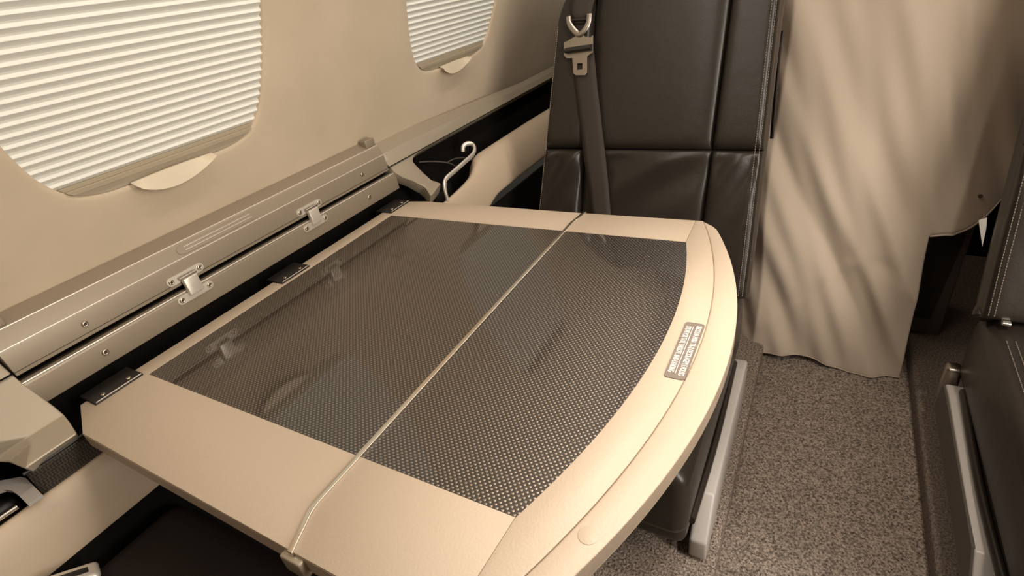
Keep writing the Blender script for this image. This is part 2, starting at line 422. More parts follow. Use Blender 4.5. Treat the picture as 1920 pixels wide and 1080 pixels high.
def far_bezel():
    arm = [(.05, .842, -.012), (.22, .842, -.004), (.27, .843, 0), (.40, .845, 0), (.50, .847, 0), (.60, .848, 0), (.72, .858, 0), (.85, .876, 0), (1.0, .893, 0), (1.10, .889, 0), (1.2, .882, 0), (1.32, .873, 0)]
    rgt = [.915, .915, .915, .915, .915, .915, .917, .921, .927, .931, .932, .880]
    v = []; f = []; K = 5
    for (s, a, d), b in zip(arm, rgt): v += [bz(a+(b-a)*k/(K-1), s, d) for k in range(K)]
    for j in range(len(arm)-1):
        for i in range(K-1): f.append((j*K+i, j*K+i+1, (j+1)*K+i+1, (j+1)*K+i))
    # strip along the wall: six rows squeezed to a rounded inner corner
    cols = [(.915, .60), (.919, .565), (.926, .540), (.937, .520), (.955, .508), (1.0, .503), (1.2, .503), (1.4, .503), (1.55, .503), (1.9, .503)]
    base = len(v)
    for y, sb in cols:
        for k in range(6):
            s_, _, d = arm[k]
            if k == 5: s_ = sb
            elif k == 4: s_ = .40 + (sb-.40)*.5
            if k < 5 and y > .95:
                w_ = min(1, (y-.95)/.60); s_ = s_*(1-w_) + (.24, .35, .37, .42, .46)[k]*w_
            v.append(bz(y, s_, d))
    for j in range(len(cols)-1):
        for k in range(5): f.append((base+j*6+k, base+(j+1)*6+k, base+(j+1)*6+k+1, base+j*6+k+1))
    bm = bmesh.new(); vv = [bm.verts.new(p) for p in v]
    for q in f: bm.faces.new([vv[i] for i in q])
    bmesh.ops.remove_doubles(bm, verts=bm.verts, dist=.0004)
    o = from_bm('trim_1', bm, M_bezel, None, True, 14)
    if sum((p.normal.x + p.normal.z)*p.area for p in o.data.polygons) < 0: o.data.flip_normals()
    md = o.modifiers.new('thickness', 'SOLIDIFY'); md.thickness = .026; md.offset = -1
    bv = o.modifiers.new('edges', 'BEVEL'); bv.width = 0.0020; bv.segments = 3; bv.limit_method = 'ANGLE'; bv.angle_limit = math.radians(40)
    props(o, 'grey beige trim along the wall foot with an arm sloping to the far table corner', 'trim', kind='structure')
far_bezel()
near = [(.00, -.30, -.20, .117), (.30, -.22, -.12, .119), (.60, -.10, -.03, .121), (.80, -.012, .040, .125), (.90, .020, .064, .127), (1.0, .050, .088, .128), (1.12, .060, .084, .126), (1.33, .064, .068, .121)]
o = loft_rows('bezel_arm', [[(a, s, -0.016 if s < 1.2 else 0), (b, s, 0), ((2*b+c)/3, s, 0), ((b+2*c)/3, s, 0), (c, s, 0)] for s, a, b, c in near], M_bezel, 0.012)
props(o, 'broad beige bezel arm with a slanting tip at the near end of the rails', 'bezel')
o = extrude('trim_2', [(-0.822, 0.732), (-0.850, 0.715), (-0.852, 0.565), (-0.770, 0.565), (-0.770, 0.555), (-0.862, 0.555), (-0.862, 0.732)], -0.75, 2.0, M_blackmatte)
props(o, 'black recess running along the wall behind the armrest ledge', 'recess', kind='structure')

# armrest ledge
def ledge():
    nearp = [(-.800, .560), (-.778, .598), (-.7655, .6050), (-.759, .6035), (-.7525, .592), (-.748, .570), (-.745, .540), (-.744, .514), (-.752, .510)]
    midp = [(-.800, .560), (-.775, .607), (-.7625, .6160), (-.756, .6125), (-.751, .598), (-.747, .575), (-.745, .548), (-.744, .522), (-.752, .518)]
    farp = [(-.835, .600), (-.811, .650), (-.804, .6575), (-.785, .652), (-.766, .632), (-.754, .604), (-.748, .580), (-.745, .552), (-.752, .548)]
    def mix(a, b, t): return [(p[0]*(1-t)+q[0]*t, p[1]*(1-t)+q[1]*t) for p, q in zip(a, b)]
    secs = [(-.75, nearp), (0.0, nearp), (.5, nearp), (.80, midp), (.90, midp), (.98, mix(midp, farp, .10)), (1.05, mix(midp, farp, .22)), (1.09, mix(midp, farp, .42)), (1.115, mix(midp, farp, .75)), (1.14, mix(midp, farp, .97)), (1.17, farp), (1.25, farp), (2.0, farp)]
    v = []; f = []; n = 9
    for y, p in secs: v += [(a, y, b) for a, b in p]
    for j in range(len(secs)-1):
        for i in range(n): f.append((j*n+i, j*n+(i+1) % n, (j+1)*n+(i+1) % n, (j+1)*n+i))
    f += [list(range(n))[::-1], list(range((len(secs)-1)*n, len(secs)*n))]
    o = mk('armrest_ledge', v, f, M_ledge, None, True, 70)
    props(o, 'long cream armrest ledge running under the table towards the far seat', 'ledge')
    sd = o.modifiers.new('smooth', 'SUBSURF'); sd.levels = 2; sd.render_levels = 2
ledge()

# ================================================================== RAILS above the table
RY0, RY1 = 0.122, 0.838
door = thing('stowage_door', (-0.84, 0.48, 0.727), 'folded champagne metal door rail hinged above the table slot', 'door rail')
p1 = [(-.8225, .7265), (-.8255, .7605), (-.8265, .7625), (-.8350, .7815), (-.8375, .7835), (-.8620, .7935), (-.8680, .7900), (-.8420, .7265)]
extrude('door_body', round_prof(p1, 0.0012, 2), RY0, RY1, M_rail, door, smooth=True, sharp=25)
for bx0, bz0 in ((-.8262, .7617), (-.8364, .7826)):  # beads added to draw the highlights along the door's edges
    tube('lit_edge_bead', [(bx0, RY0+.001, bz0), (bx0, RY1-.001, bz0)], .0009, .0009, M_satin, door, 8, 1)
# latch: shallow cover with two ridges on the sloping face
n2 = Vector((.019, 0, .0085)).normalized()
def dface(y, t, d=0): # t 0..1 between crease and top edge of the sloping face
    return Vector((-.8265-.0085*t, y, .7625+.019*t)) + n2*d
lt = [(0.335+.048*0, .45)]
lat = []
for k in range(9): a = math.pi/2 + math.pi*k/8; lat.append(dface(0.372+0.010*math.cos(a), .48+.34*math.sin(a), .0012))
for k in range(9): a = -math.pi/2 + math.pi*k/8; lat.append(dface(0.500+0.010*math.cos(a), .48+.34*math.sin(a), .0012))
latch = plate('latch_cover', lat, n2, 0.0015, M_rail, door)
for t in (0.36, 0.62):
    tube('latch_ridge', [dface(0.374, t, .0016), dface(0.497, t, .0016)], .0009, .0009, M_satin, latch, 6, 1)
for y, sgn in ((0.822, 1), (0.135, -1)):
    rbox('end_catch', (-.856, y-.014, .784), (-.838, y+.014, .800), 0.002, M_rail, door)
for y, z in ((0.760, .746), (0.211, .744)): screw(door, (-.8239, y, z), (1, 0, -.08), .0042)

rail = thing('table_rail', (-0.83, 0.48, 0.679), 'lower champagne metal rail with a bright top edge above the black slot', 'rail')
p2 = [(-.8200, .6790), (-.8205, .7120), (-.8225, .7165), (-.8285, .7175), (-.8400, .7160), (-.8400, .6790)]
extrude('rail_body', round_prof(p2, 0.0009, 2), 0.119, 0.853, M_rail, rail, smooth=True, sharp=25)
tube('lit_edge_bead', [(-.8213, .120, .7160), (-.8213, .852, .7160)], .0012, .0012, M_satin, rail, 8, 1)
for y in (0.211, 0.758): screw(rail, (-.8202, y, .697), (1, 0, 0), .0046)

def hinge(yc, label):
    h = thing('hinge', (-0.818, yc, 0.700), label, 'hinge', 'chrome hinges between the two rails')
    x = -.8190
    for zc, y_off, nm in ((.7385, .0, 'upper_leaf'), (.7065, .0, 'lower_leaf')):
        pts = []
        for sy in (1, -1):
            for k in range(9):
                a = math.pi/2*sy - sy*0 + (-math.pi*k/8)*1
                a = (math.pi/2 - math.pi*k/8) if sy == 1 else (-math.pi/2 - math.pi*k/8)
                pts.append(Vector((x - (.0025 if zc > .72 else 0), yc + y_off + sy*.0235 + .0068*math.cos(a), zc + .0068*math.sin(a))))
        pts.reverse()
        leaf = plate(nm, pts, (1, 0, 0), .0022, M_satin, h)
        for sy in (1, -1): screw(leaf, (pts[0].x, yc + y_off + sy*.0235, zc), (1, 0, 0), .0042)
    rbox('knuckle_block', (-.8200, yc-.0115, .7085), (-.8115, yc+.0115, .7365), 0.0016, M_satin, h)
    tube('hinge_pin', [(-.8165, yc-.0135, .7385), (-.8165, yc+.0135, .7385)], .0028, .0028, M_steel, h, 10, 1)
hinge(0.354, 'chrome four screw hinge nearest the near end of the rails')
hinge(0.608, 'chrome four screw hinge nearest the far end of the rails')

# ================================================================== TABLE
TZ = 0.66
def arc(x0, yc, k, y): return x0 - k*(y-yc)**2
tab = thing('folding_table', (-0.40, 0.48, 0.64), 'fold out cabin table with beige border and dark woven inlay', 'table')
XS = -0.371
JOG = [(XS, .166), (-.369, .156), (-.3535, .1205)]
inner_poly = JOG + [ (-.735, .122), (-.802, .150), (-.802, .824), (-.735, .834), (XS, .832)]
prism('inner_leaf', inner_poly, TZ-.021, TZ-.0022, M_tableedge, tab)
def outer_edge(a, b, n=40, off=0.0):
    return [(arc(-.058, .495, .72, a+(b-a)*k/n) - off, a+(b-a)*k/n) for k in range(n+1)]
def corner(p0, p1, p2, n=6): # quadratic corner
    return [((1-t)**2*p0[0]+2*t*(1-t)*p1[0]+t*t*p2[0], (1-t)**2*p0[1]+2*t*(1-t)*p1[1]+t*t*p2[1]) for t in [k/n for k in range(n+1)]]
A = outer_edge(.150, .796)
cn = corner((arc(-.058, .495, .72, .120)-.035, .120), (arc(-.058, .495, .72, .128), .120), A[0])
cf = corner(A[-1], (arc(-.058, .495, .72, .832)+.002, .836), (arc(-.058, .495, .72, .83)-.045, .835))
edge_line = cn[:-1] + A + cf[1:]
prism('outer_leaf', JOG + edge_line + [(XS, .832)], TZ-.021, TZ-.0022, M_tableedge, tab)
# border panels, each a piece with its own rounded edge
G = 0.0002
MX0, MY0, MY1 = -.770, .2255, .7555
prism('inner_border', [(x-G, y) for x, y in JOG] + [ (-.735, .1225), (-.8015, .150), (-.8015, .824), (-.735, .8335), (XS-G, .8315), (XS-G, MY1), (MX0, MY1), (MX0, MY0), (XS-G, MY0)], TZ-.0025, TZ, M_table, tab, 0.0006)
mesh_arc = [(arc(-.133, .525, .60, MY0+(MY1-MY0)*k/30), MY0+(MY1-MY0)*k/30) for k in range(31)]
inl = lambda y: arc(-.092, .51, .60, y)
YN, YF = .121, .834
mn = (inl(YN), YN); mf = (inl(YF)-.002, YF)
prism('near_border', [(x+G, y) for x, y in JOG] + [ (mn[0]-.010, YN), (mesh_arc[0][0]-G, MY0), (XS+G, MY0)], TZ-.0025, TZ, M_table, tab, 0.0003)
prism('far_border', [(XS+G, MY1), (mesh_arc[-1][0]-G, MY1), (mf[0]-.010, YF), (XS+G, .8315)], TZ-.0025, TZ, M_table, tab, 0.0003)
il = [(inl(YN+(YF-YN)*k/36), YN+(YF-YN)*k/36) for k in range(37)]
prism('arc_border', [(mn[0]-.0096, YN)] + [(x-G, y) for x, y in il] + [(mf[0]-.0096, YF)] + [(x+G, y) for x, y in mesh_arc[::-1]], TZ-.0025, TZ, M_table, tab, 0.0003)
prism('edge_band', [(x+G, y) for x, y in il][::-1] + [p for p in edge_line if p[0] > inl(p[1])+.001], TZ-.0205, TZ+.0002, M_table, tab, 0.0022, 3)
prism('woven_inlay', [(XS-.0005, MY0+G), (XS-.0005, MY1-G), (MX0+G, MY1-G), (MX0+G, MY0+G)], TZ-.0024, TZ-.0005, M_weave, tab)['label'] = 'dark woven inlay of the leaf against the rails'
prism('woven_inlay', [(XS+.0005, MY0+G)] + [(x-G*0.5, min(max(y, MY0+G), MY1-G)) for x, y in mesh_arc] + [(XS+.0005, MY1-G)], TZ-.0024, TZ-.0005, M_weave, tab)['label'] = 'dark woven inlay of the aisle side leaf'
# hinge strip with jogged ends
w = 0.0031
pth = [(-.3535, .1185), (-.3690, .1560), (XS, .1660), (XS, .790), (-.3685, .803), (-.3655, .8345)]
lft = [(x-w, y) for x, y in pth]; rgt = [(x+w, y) for x, y in pth]
hs = prism('hinge_strip', rgt + lft[::-1], TZ-.006, TZ+.0020, M_chrome, tab, 0.0006)
rbox('strip_bracket', (-.3660, .1140, TZ-.026), (-.3400, .1225, TZ-.004), 0.002, M_bezel, hs)
for y in (.190, .500, .795):
    hp = rbox('hinge_plate', (-.8190, y-.032, TZ-.004), (-.7760, y+.032, TZ+.0030), 0.0012, M_black, tab)
    for q in (-.017, .017): screw(hp, (-.786, y+q, TZ+.0030), (0, 0, 1), .0034)
    tube('plate_lip', [(-.7765, y-.030, TZ+.0032), (-.7765, y+.030, TZ+.0032)], .0011, .0011, M_steel, hp, 6, 1)
# placard
pc = Vector((-.1055, .4930, TZ)); PW, PL = .0115, .0530
def rrect(cx, cy, hx, hy, r, n=5):
    out = []
    for sx, sy, a0 in ((1, 1, 0), (-1, 1, 90), (-1, -1, 180), (1, -1, 270)):
        for k in range(n+1):
            a = math.radians(a0 + 90*k/n); out.append((cx+sx*(hx-r)+r*math.cos(a), cy+sy*(hy-r)+r*math.sin(a)))
    return out
pl = prism('placard', rrect(pc.x, pc.y, PW, PL, .004), TZ-.0002, TZ+.0010, M_placard, tab)
pl['label'] = 'taupe placard with white stowage text'
prism('placard_rule', [(pc.x-.0006-.0003, pc.y-.045), (pc.x-.0003, pc.y-.045), (pc.x-.0003, pc.y+.045), (pc.x-.0009, pc.y+.045)], TZ+.0008, TZ+.0012, M_ink, pl)
def text_part(txt, x, size, length, parent, name):
    c = bpy.data.curves.new(name, 'FONT'); c.body = txt; c.size = size; c.align_x = 'CENTER'; c.align_y = 'CENTER'; c.extrude = 0.00008; c.offset = size*0.012
    t = bpy.data.objects.new(name, c); COL.objects.link(t); bpy.context.view_layer.update()
    dep = bpy.context.evaluated_depsgraph_get(); me = bpy.data.meshes.new_from_object(t.evaluated_get(dep))
    bpy.data.objects.remove(t); me.materials.clear(); me.materials.append(M_ink)
    xs = [v.co.x for v in me.vertices]; kx = length/(max(xs)-min(xs))
    o = bpy.data.objects.new(name, me); COL.objects.link(o); o.parent = parent
    # text runs towards -y with its top towards +x
    R = Matrix(((0, 1, 0), (-1, 0, 0), (0, 0, 1))).to_4x4()
    o.matrix_local = Matrix.Translation(Vector((x, pc.y, TZ+.00112)) - ORG[parent]) @ R @ Matrix.Diagonal((kx, 1, 1, 1))
text_part('RECOLHA PARA TÁXI, DECOLAGEM E POUSO', pc.x+.0056, .0088, .094, pl, 'placard_text')
text_part('STOW FOR TAXI, TAKEOFF, AND LANDING', pc.x-.0060, .0088, .088, pl, 'placard_text')
# added disc standing in for a round lamp highlight on the edge band
e_c = onZ(1103, 1004, TZ+.0002)
prism('highlight_disc', [(e_c.x+.0085*math.cos(2*math.pi*k/28), e_c.y+.0085*math.sin(2*math.pi*k/28)) for k in range(28)], TZ-.0004, TZ+.0008, M_table, tab, 0.0004)

# ================================================================== recess fittings
ch = thing('cup_holder', (-0.79, 1.02, 0.58), 'black cup holder with a curved chrome rail, in the ledge beyond the table', 'cup holder', 'cup holders in the ledge')
cv = []; cf_ = []; n = 28
prof = [(.044, .575), (.049, .612), (.051, .6165), (.055, .6165), (.056, .612), (.050, .570), (.002, .570), (.002, .576)]
for r, z in prof:
    for k in range(n):
        a = 2*math.pi*k/n; cv.append((-.829 + r*math.cos(a)*.32, 0.995 + r*math.sin(a)*0.95, z))
m_ = len(prof)
for j in range(m_):
    for k in range(n): cf_.append((j*n+k, j*n+(k+1) % n, ((j+1) % m_)*n+(k+1) % n, ((j+1) % m_)*n+k))
mk('cup_well', cv, cf_, M_black, ch, True, 50)
loop = [onX(839, 376, -.762), onX(834, 352, -.763), onX(836, 336, -.764), onX(852, 321, -.766), onX(872, 303, -.768), onX(886, 290, -.772), onX(890, 279, -.778), onX(886, 271, -.788), onX(877, 269, -.798), onX(869, 274, -.806), onX(868, 284, -.808)]
tube('chrome_rail', loop, .0042, .0058, M_satin, ch, 12, 6)
tube('pad_seam', [onX(786, 304, -.822), onX(812, 303, -.815), onX(838, 305, -.805), onX(852, 311, -.80), onX(858, 322, -.798)], .0018, .0018, M_greyd, ch, 8, 5)
tube('pad_seam', [onX(838, 305, -.806), onX(852, 298, -.805), onX(870, 296, -.80), onX(886, 300, -.795)], .0016, .0016, M_greyd, ch, 8, 5)

ch2 = thing('cup_holder', (-0.79, 0.05, 0.58), 'grey bracket and chrome rod of the cup holder at the left photo edge', 'cup holder', 'cup holders in the ledge')
br = [(-60, 925), (0, 901), (38, 894), (48, 896), (79, 927), (52, 946), (34, 928), (22, 920), (8, 918), (-60, 940)]
plate('bracket', [onZ(u, v, .622) for u, v in br], (0, 0, 1), .004, M_grey, ch2)
tube('chrome_rod', [onZ(-40, 1000, .612), onZ(0, 972, .612), onZ(33, 950, .612)], .0028, .0028, M_chrome, ch2, 10, 4)
rbox('cup_well', (-.846, -.10, .566), (-.806, .045, .600), .008, M_black, ch2)

npk = thing('net_pocket', (-0.77, 0.10, 0.58), 'black elastic net pocket under the tip of the near bezel arm', 'net pocket')
def netf(a, b):
    y = .062 + .078*a
    return (-.7585 - .012*b + .003*math.sin(math.pi*a), y, .646 - .050*b)
o = grid('net', 9, 6, netf, M_net, npk); o.modifiers.new('t', 'SOLIDIFY').thickness = .002
tube('elastic_rim', [(-.7575, .060, .6465), (-.7555, .10, .6465), (-.7575, .142, .6465)], .0022, .0022, M_black, npk, 8, 4)

# ================================================================== SEATS
RA = math.radians(20)
UP = Vector((0, math.sin(RA), math.cos(RA))); NRM = Vector((0, -math.cos(RA), math.sin(RA)))
def make_seat(flip, dy, label, plain=False):
    fx = (lambda x: .207-x) if flip else (lambda x: x)
    B0 = Vector((0, 1.12+dy, .45))
    def S(u, v, d=0):
        p = B0 + UP*v + NRM*d; return Vector((fx(u), p.y, p.z))
    seat = thing('cabin_seat', (fx(-.355), .95+dy, .05), label, 'seat', 'dark leather cabin seats')
    VT = .66
    def Lx(v):
        e = -.628 + .075*max(0, v)
        if v > .50: e += .11*((v-.50)/.16)**2
        return e
    def Rx(v):
        e = -.102 - .012*max(0, v)
        if v > .56: e -= .06*((v-.56)/.10)**2
        return e
    def sL(v): return -.508 + .02*v
    def sR(v): return -.212 + .024*v
    def f(t, p=5, q=2.2): return max(0.0, 1-abs(2*t-1)**p)**(1/q)
    VS = .222
    rows = [(-.10, VS), (VS, VT)]
    wr = random.Random(3)
    names = ('bolster', 'back_panel', 'bolster')
    for ri, (v0, v1) in enumerate(rows):
        for ci, (ua, ub, hh) in enumerate(((Lx, sL, .026), (sL, sR, .017), (sR, Rx, .026))):
            def fn(a, b, ua=ua, ub=ub, hh=hh, v0=v0, v1=v1, ri=ri, ci=ci):
                # cluster samples at the seams
                ca = .5-.5*math.cos(math.pi*a); cb = .5-.5*math.cos(math.pi*b)
                v = v0+(v1-v0)*cb; u = ua(v)*(1-ca)+ub(v)*ca
                ea = f(ca, 8, 2.2); eb = f(cb, 26, 2.4)
                d = .002 + hh*ea*eb
                # pulled creases running into the seam crossing
                if ri == 0:
                    cr = .007*math.exp(-((cb-1.0)/.35)**2)*math.sin(9*(ca*1.0+(1-cb)*1.5)+ci)
                    d += cr*min(1, 6*ca)*min(1, 6*(1-ca))*min(1, 14*(1-cb))
                return S(u, v, d)
            grid(names[ci], 26, 34, fn, M_leather, seat)
    # side wraps and rear shell
    def sidefn(ufn, sgn):
        def g(a, b):
            v = -.10 + (VT+.10)*b; d = .003 - .095*a
            u = ufn(v) + sgn*(.007*math.sin(math.pi*min(1, a*1.3)) - .036*a*a)
            return S(u, v, d)
        return g
    grid('side_panel', 8, 40, sidefn(Lx, -1), M_leather, seat)
    grid('side_panel', 8, 40, sidefn(Rx, 1), M_leather, seat)
    def rear(a, b):
        v = -.10 + (VT+.10)*b; u = (Lx(v)+.034)*(1-a) + (Rx(v)-.034)*a
        return S(u, v, -.090 - .02*f(a, 4, 1))
    grid('rear_shell', 12, 24, rear, M_greyd, seat)
    def topf(a, b):
        v = VT; u = (Lx(v))*(1-a)+Rx(v)*a
        return S(u, v + .012*math.sin(math.pi*b), .003-.093*b)
    grid('top_panel', 12, 8, topf, M_leather, seat)
    # stitching rows (dashes too small to pick apart)
    def stitch_row(ufn, du, v0, v1, dd, step=.0052):
        V = []; Fc = []; v = v0
        while v < v1:
            b = len(V); u = ufn(v)+du
            for (uu, vv, q) in ((-.0007, 0, 0), (.0007, 0, 0), (.0007, .0036, 0), (-.0007, .0036, 0), (0, .0006, .0010), (0, .0030, .0010)):
                V.append(S(u+uu, v+vv, dd+q))
            Fc += [(b, b+1, b+4), (b+1, b+2, b+5, b+4), (b+2, b+3, b+5), (b+3, b, b+4, b+5)]
            v += step
        o = mk('stitching', V, Fc, M_thread, seat); o['kind'] = 'stuff'
    stitch_row(Rx, -.0150, -.09, .60, .0288)
    stitch_row(Rx, -.0070, -.09, .60, .0262)
    stitch_row(Lx, .0080, -.09, .50, .0262)
    # cushion
    cy0, cy1 = .555+dy, 1.135+dy
    def cush(p):
        x, y, z = p
        t = (y-cy0)/(cy1-cy0); a = (x - (-.355))/.265
        z2 = z + (.018*(1-a*a) if z > .26 else 0) - .030*(1-t)*0.0
        if z < .26: z2 = z + .02*(1-t)
        x2 = x + (.005*math.copysign(1, a)*(1-((z-.262)/.09)**2) if abs(a) > .8 else 0)
        return (fx(x2), y, z2)
    c = rbox('seat_cushion', (-.600, cy0, .175), (-.114, cy1, .345), .035, M_leather, seat, 5, cush, 6)
    def cst(u0, off):
        V = []; Fc = []; y = cy0+.03
        while y < cy1-.12:
            b = len(V); x = u0
            for (uu, yy, q) in ((-.0006, 0, 0), (.0006, 0, 0), (.0006, .0036, 0), (-.0006, .0036, 0), (0, .0006, .0009), (0, .003, .0009)):
                V.append((fx(x+uu), y+yy, .3525+off+q))
            Fc += [(b, b+1, b+4), (b+1, b+2, b+5, b+4), (b+2, b+3, b+5), (b+3, b, b+4, b+5)]
            y += .0055
        o = mk('stitching', V, Fc, M_thread, seat); o['kind'] = 'stuff'
    cst(-.133, .0020); cst(-.145, .0040)
    # glossy skirt below the cushion
    def skirt(p):
        return (fx(p[0]), p[1], p[2])
    rbox('cushion_skirt', (-.595, cy0+.03, .130), (-.118, cy1-.03, .195), .020, M_leather, seat, 4, skirt)
    tube('skirt_piping', [(fx(-.112), cy0+.05, .190), (fx(-.108), cy0+.25, .186), (fx(-.112), cy1-.08, .190)], .007, .010, M_leather, seat, 10, 6)
    rbox('seat_base', (-.56, cy0+.10, .0495), (-.15, cy1-.06, .140), .012, M_greyd, seat, 3, skirt)
    # grey side rail with a tapered foot
    ya, yb = .640+dy, 1.100+dy
    def railf(p):
        x, y, z = p
        if y < ya+.03: z = z - (.045 if z > .15 else 0.0)
        if y > yb-.02: z = z - (.030 if z > .15 else 0.0)
        return (fx(x), y, z)
    bm = bmesh.new()
    pts = [(ya-.02, .060), (ya-.02, .110), (ya+.045, .172), (yb-.05, .184), (yb-.012, .178), (yb, .160), (yb, .075), (yb-.06, .060)]
    if flip: pts = [(y, max(z, .104)) for y, z in pts]
    xa, xb = (-.118, -.086) if not flip else (-.146, -.090)
    a_ = [bm.verts.new((fx(xa), y, z)) for y, z in pts]; b_ = [bm.verts.new((fx(xb), y, z)) for y, z in pts]; k = len(pts)
    bm.faces.new(a_); bm.faces.new(b_[::-1])
    for i in range(k): bm.faces.new((a_[i], a_[(i+1) % k], b_[(i+1) % k], b_[i]))
    bmesh.ops.recalc_face_normals(bm, faces=bm.faces)
    bmesh.ops.bevel(bm, geom=bm.edges[:], offset=.005, segments=3, profile=.5, affect='EDGES', clamp_overlap=True)
    sr = from_bm('side_rail', bm, M_grey, seat); sr['label'] = 'light grey enamel side rail'
    if flip:
        q = [(y + (.006 if y < .9 else -.004), min(z, .176)) for y, z in pts]
        plate('rail_cover', [(fx(xb+.0035), y, z) for y, z in q], (-1, 0, 0), .005, M_greyd, sr)['label'] = 'dark brown cover on the aisle side of the rail'
    return seat, S, fx
seatA, SA, _ = make_seat(False, 0.0, 'dark brown leather seat facing the camera behind the table')
# slim black strap on the aisle side of the back
hnd = [onP(1464, 60, SA(-.1, .5, -.075), NRM), onP(1464, 75, SA(-.1, .5, -.075), NRM), onP(1459, 120, SA(-.1, .5, -.075), NRM), onP(1452, 200, SA(-.1, .5, -.075), NRM), onP(1447, 260, SA(-.1, .5, -.075), NRM)]
tube('back_strap', hnd, .004, .010, M_black, seatA, 8, 4)
seatB, SB, fB = make_seat(True, 0.045, 'dark brown leather seat cut off by the right photo edge, across the aisle')
kn = rbox('recline_knob', (.296, 1.150, .110), (.324, 1.182, .205), .008, M_steel, seatB, 4); kn['label'] = 'brushed silver recline knob'
tube('lumbar_roll', [(fB(-.108), 1.135, .352), (fB(-.118), 1.155, .366), (fB(-.17), 1.160, .362)], .016, .016, M_leather, seatB, 14, 5)
tg = [onP(u, v, SB(-.1, .2, -.05), NRM) for u, v in ((1835, 413), (1851, 408), (1849, 430), (1842, 462))]
plate('fabric_tag', tg, NRM, .0015, M_white, seatB)
bt = thing('belt_tip', onZ(1885, 600, .366), 'small pale metal belt tip lying on the right hand seat cushion', 'belt tip')
pb = onZ(1886, 598, .370)
rbox('tip_plate', (pb.x-.007, pb.y-.016, .364), (pb.x+.007, pb.y+.016, .370), .002, M_chrome, bt)
rbox('tip_grip', (pb.x-.010, pb.y+.010, .363), (pb.x+.010, pb.y+.026, .374), .003, M_black, bt)

# near seat: cushion and belt buckle in the shade beside the ledge
ns = thing('cabin_seat', (-0.45, -0.15, 0.05), 'near black seat cushion in shadow below the left end of the table', 'seat', 'dark leather cabin seats')
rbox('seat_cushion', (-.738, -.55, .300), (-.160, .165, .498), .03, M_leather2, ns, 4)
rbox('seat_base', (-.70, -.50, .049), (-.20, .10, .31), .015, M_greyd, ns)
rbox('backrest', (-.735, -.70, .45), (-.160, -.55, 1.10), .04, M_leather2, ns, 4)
bk = thing('belt_buckle', (-0.70, 0.02, 0.475), 'silver seat belt buckle on the near black cushion at the bottom photo edge', 'buckle')
bc = onX(132, 1096, -.708)
Rb = Matrix.Rotation(math.radians(-18), 3, 'Z') @ Matrix.Rotation(math.radians(-25), 3, 'X')
bo = Vector((bc.x, bc.y, .513))
def bkf(p): return bo + Rb @ Vector(p)
BH = max(.018, bc.z-.513+.004)
rbox('buckle_body', (-.014, -.026, -.004), (.014, .026, BH), .006, M_satin, bk, 3, bkf)
rbox('buckle_slot', (-.005, -.015, BH-.004), (.005, .015, BH+.0006), .001, M_black, bk, 2, bkf)

# ================================================================== SEAT BELT on the far seat
belt = thing('shoulder_belt', SA(-.49, .05, .02), 'brown shoulder belt with silver tongue hanging down the dark seat back', 'seat belt')
def sp(u, v, d): return onP(u, v, SA(0, 0, d+.004), NRM)
def ribbon(name, pts, d, m, t=.0016):
    L_ = [(sp(a, y, d+dd)) for a, b, y, dd in pts]; R_ = [sp(b, y, d+dd) for a, b, y, dd in pts]; n = len(pts)
    v = []
    for l, r in zip(L_, R_): v += [l + (r-l)*k/4 + NRM*(.0016*math.sin(math.pi*k/4)) for k in range(5)]
    f = [(j*5+k, j*5+k+1, (j+1)*5+k+1, (j+1)*5+k) for j in range(n-1) for k in range(4)]
    o = mk(name, v, f, m, belt, True); o.modifiers.new('t', 'SOLIDIFY').thickness = t; return o
ribbon('lower_strap', [(1068, 1113, 95, 0), (1073, 1117, 130, 0), (1078, 1120, 165, 0), (1083, 1125, 205, 0), (1089, 1130, 250, 0), (1095, 1136, 300, .004), (1103, 1141, 350, .002), (1109, 1145, 400, 0), (1116, 1150, 450, 0)], .026, M_belt)
ribbon('upper_strap', [(1080, 1124, -40, .002), (1074, 1118, -10, .002), (1070, 1112, 8, .002), (1069, 1108, 25, .002), (1074, 1100, 44, .002)], .026, M_belt)
def mplate(name, pts, d, t, m, par): 
    return plate(name, [sp(u, v, d) for u, v in pts], NRM, t, m, par)
tube('v_ring', [sp(1066, 31, .034), sp(1068, 45, .035), sp(1077, 58, .036), sp(1086, 64, .036), sp(1095, 57, .036), sp(1103, 42, .035), sp(1105, 26, .034)], .0062, .0026, M_steel, belt, 10, 5, up=NRM)
tube('ring_bar', [sp(1068, 38, .032), sp(1104, 36, .032)], .0032, .0032, M_black, belt, 10, 1)
fr = [(1057, 79), (1064, 77), (1078, 68), (1081, 61), (1091, 61), (1096, 68), (1106, 70), (1112, 66), (1112, 98), (1104, 103), (1101, 106), (1101, 136), (1097, 141), (1079, 141), (1075, 137), (1073, 109), (1062, 109), (1058, 104)]
hole = [(1082, 119), (1092, 118), (1092, 130), (1082, 131)]
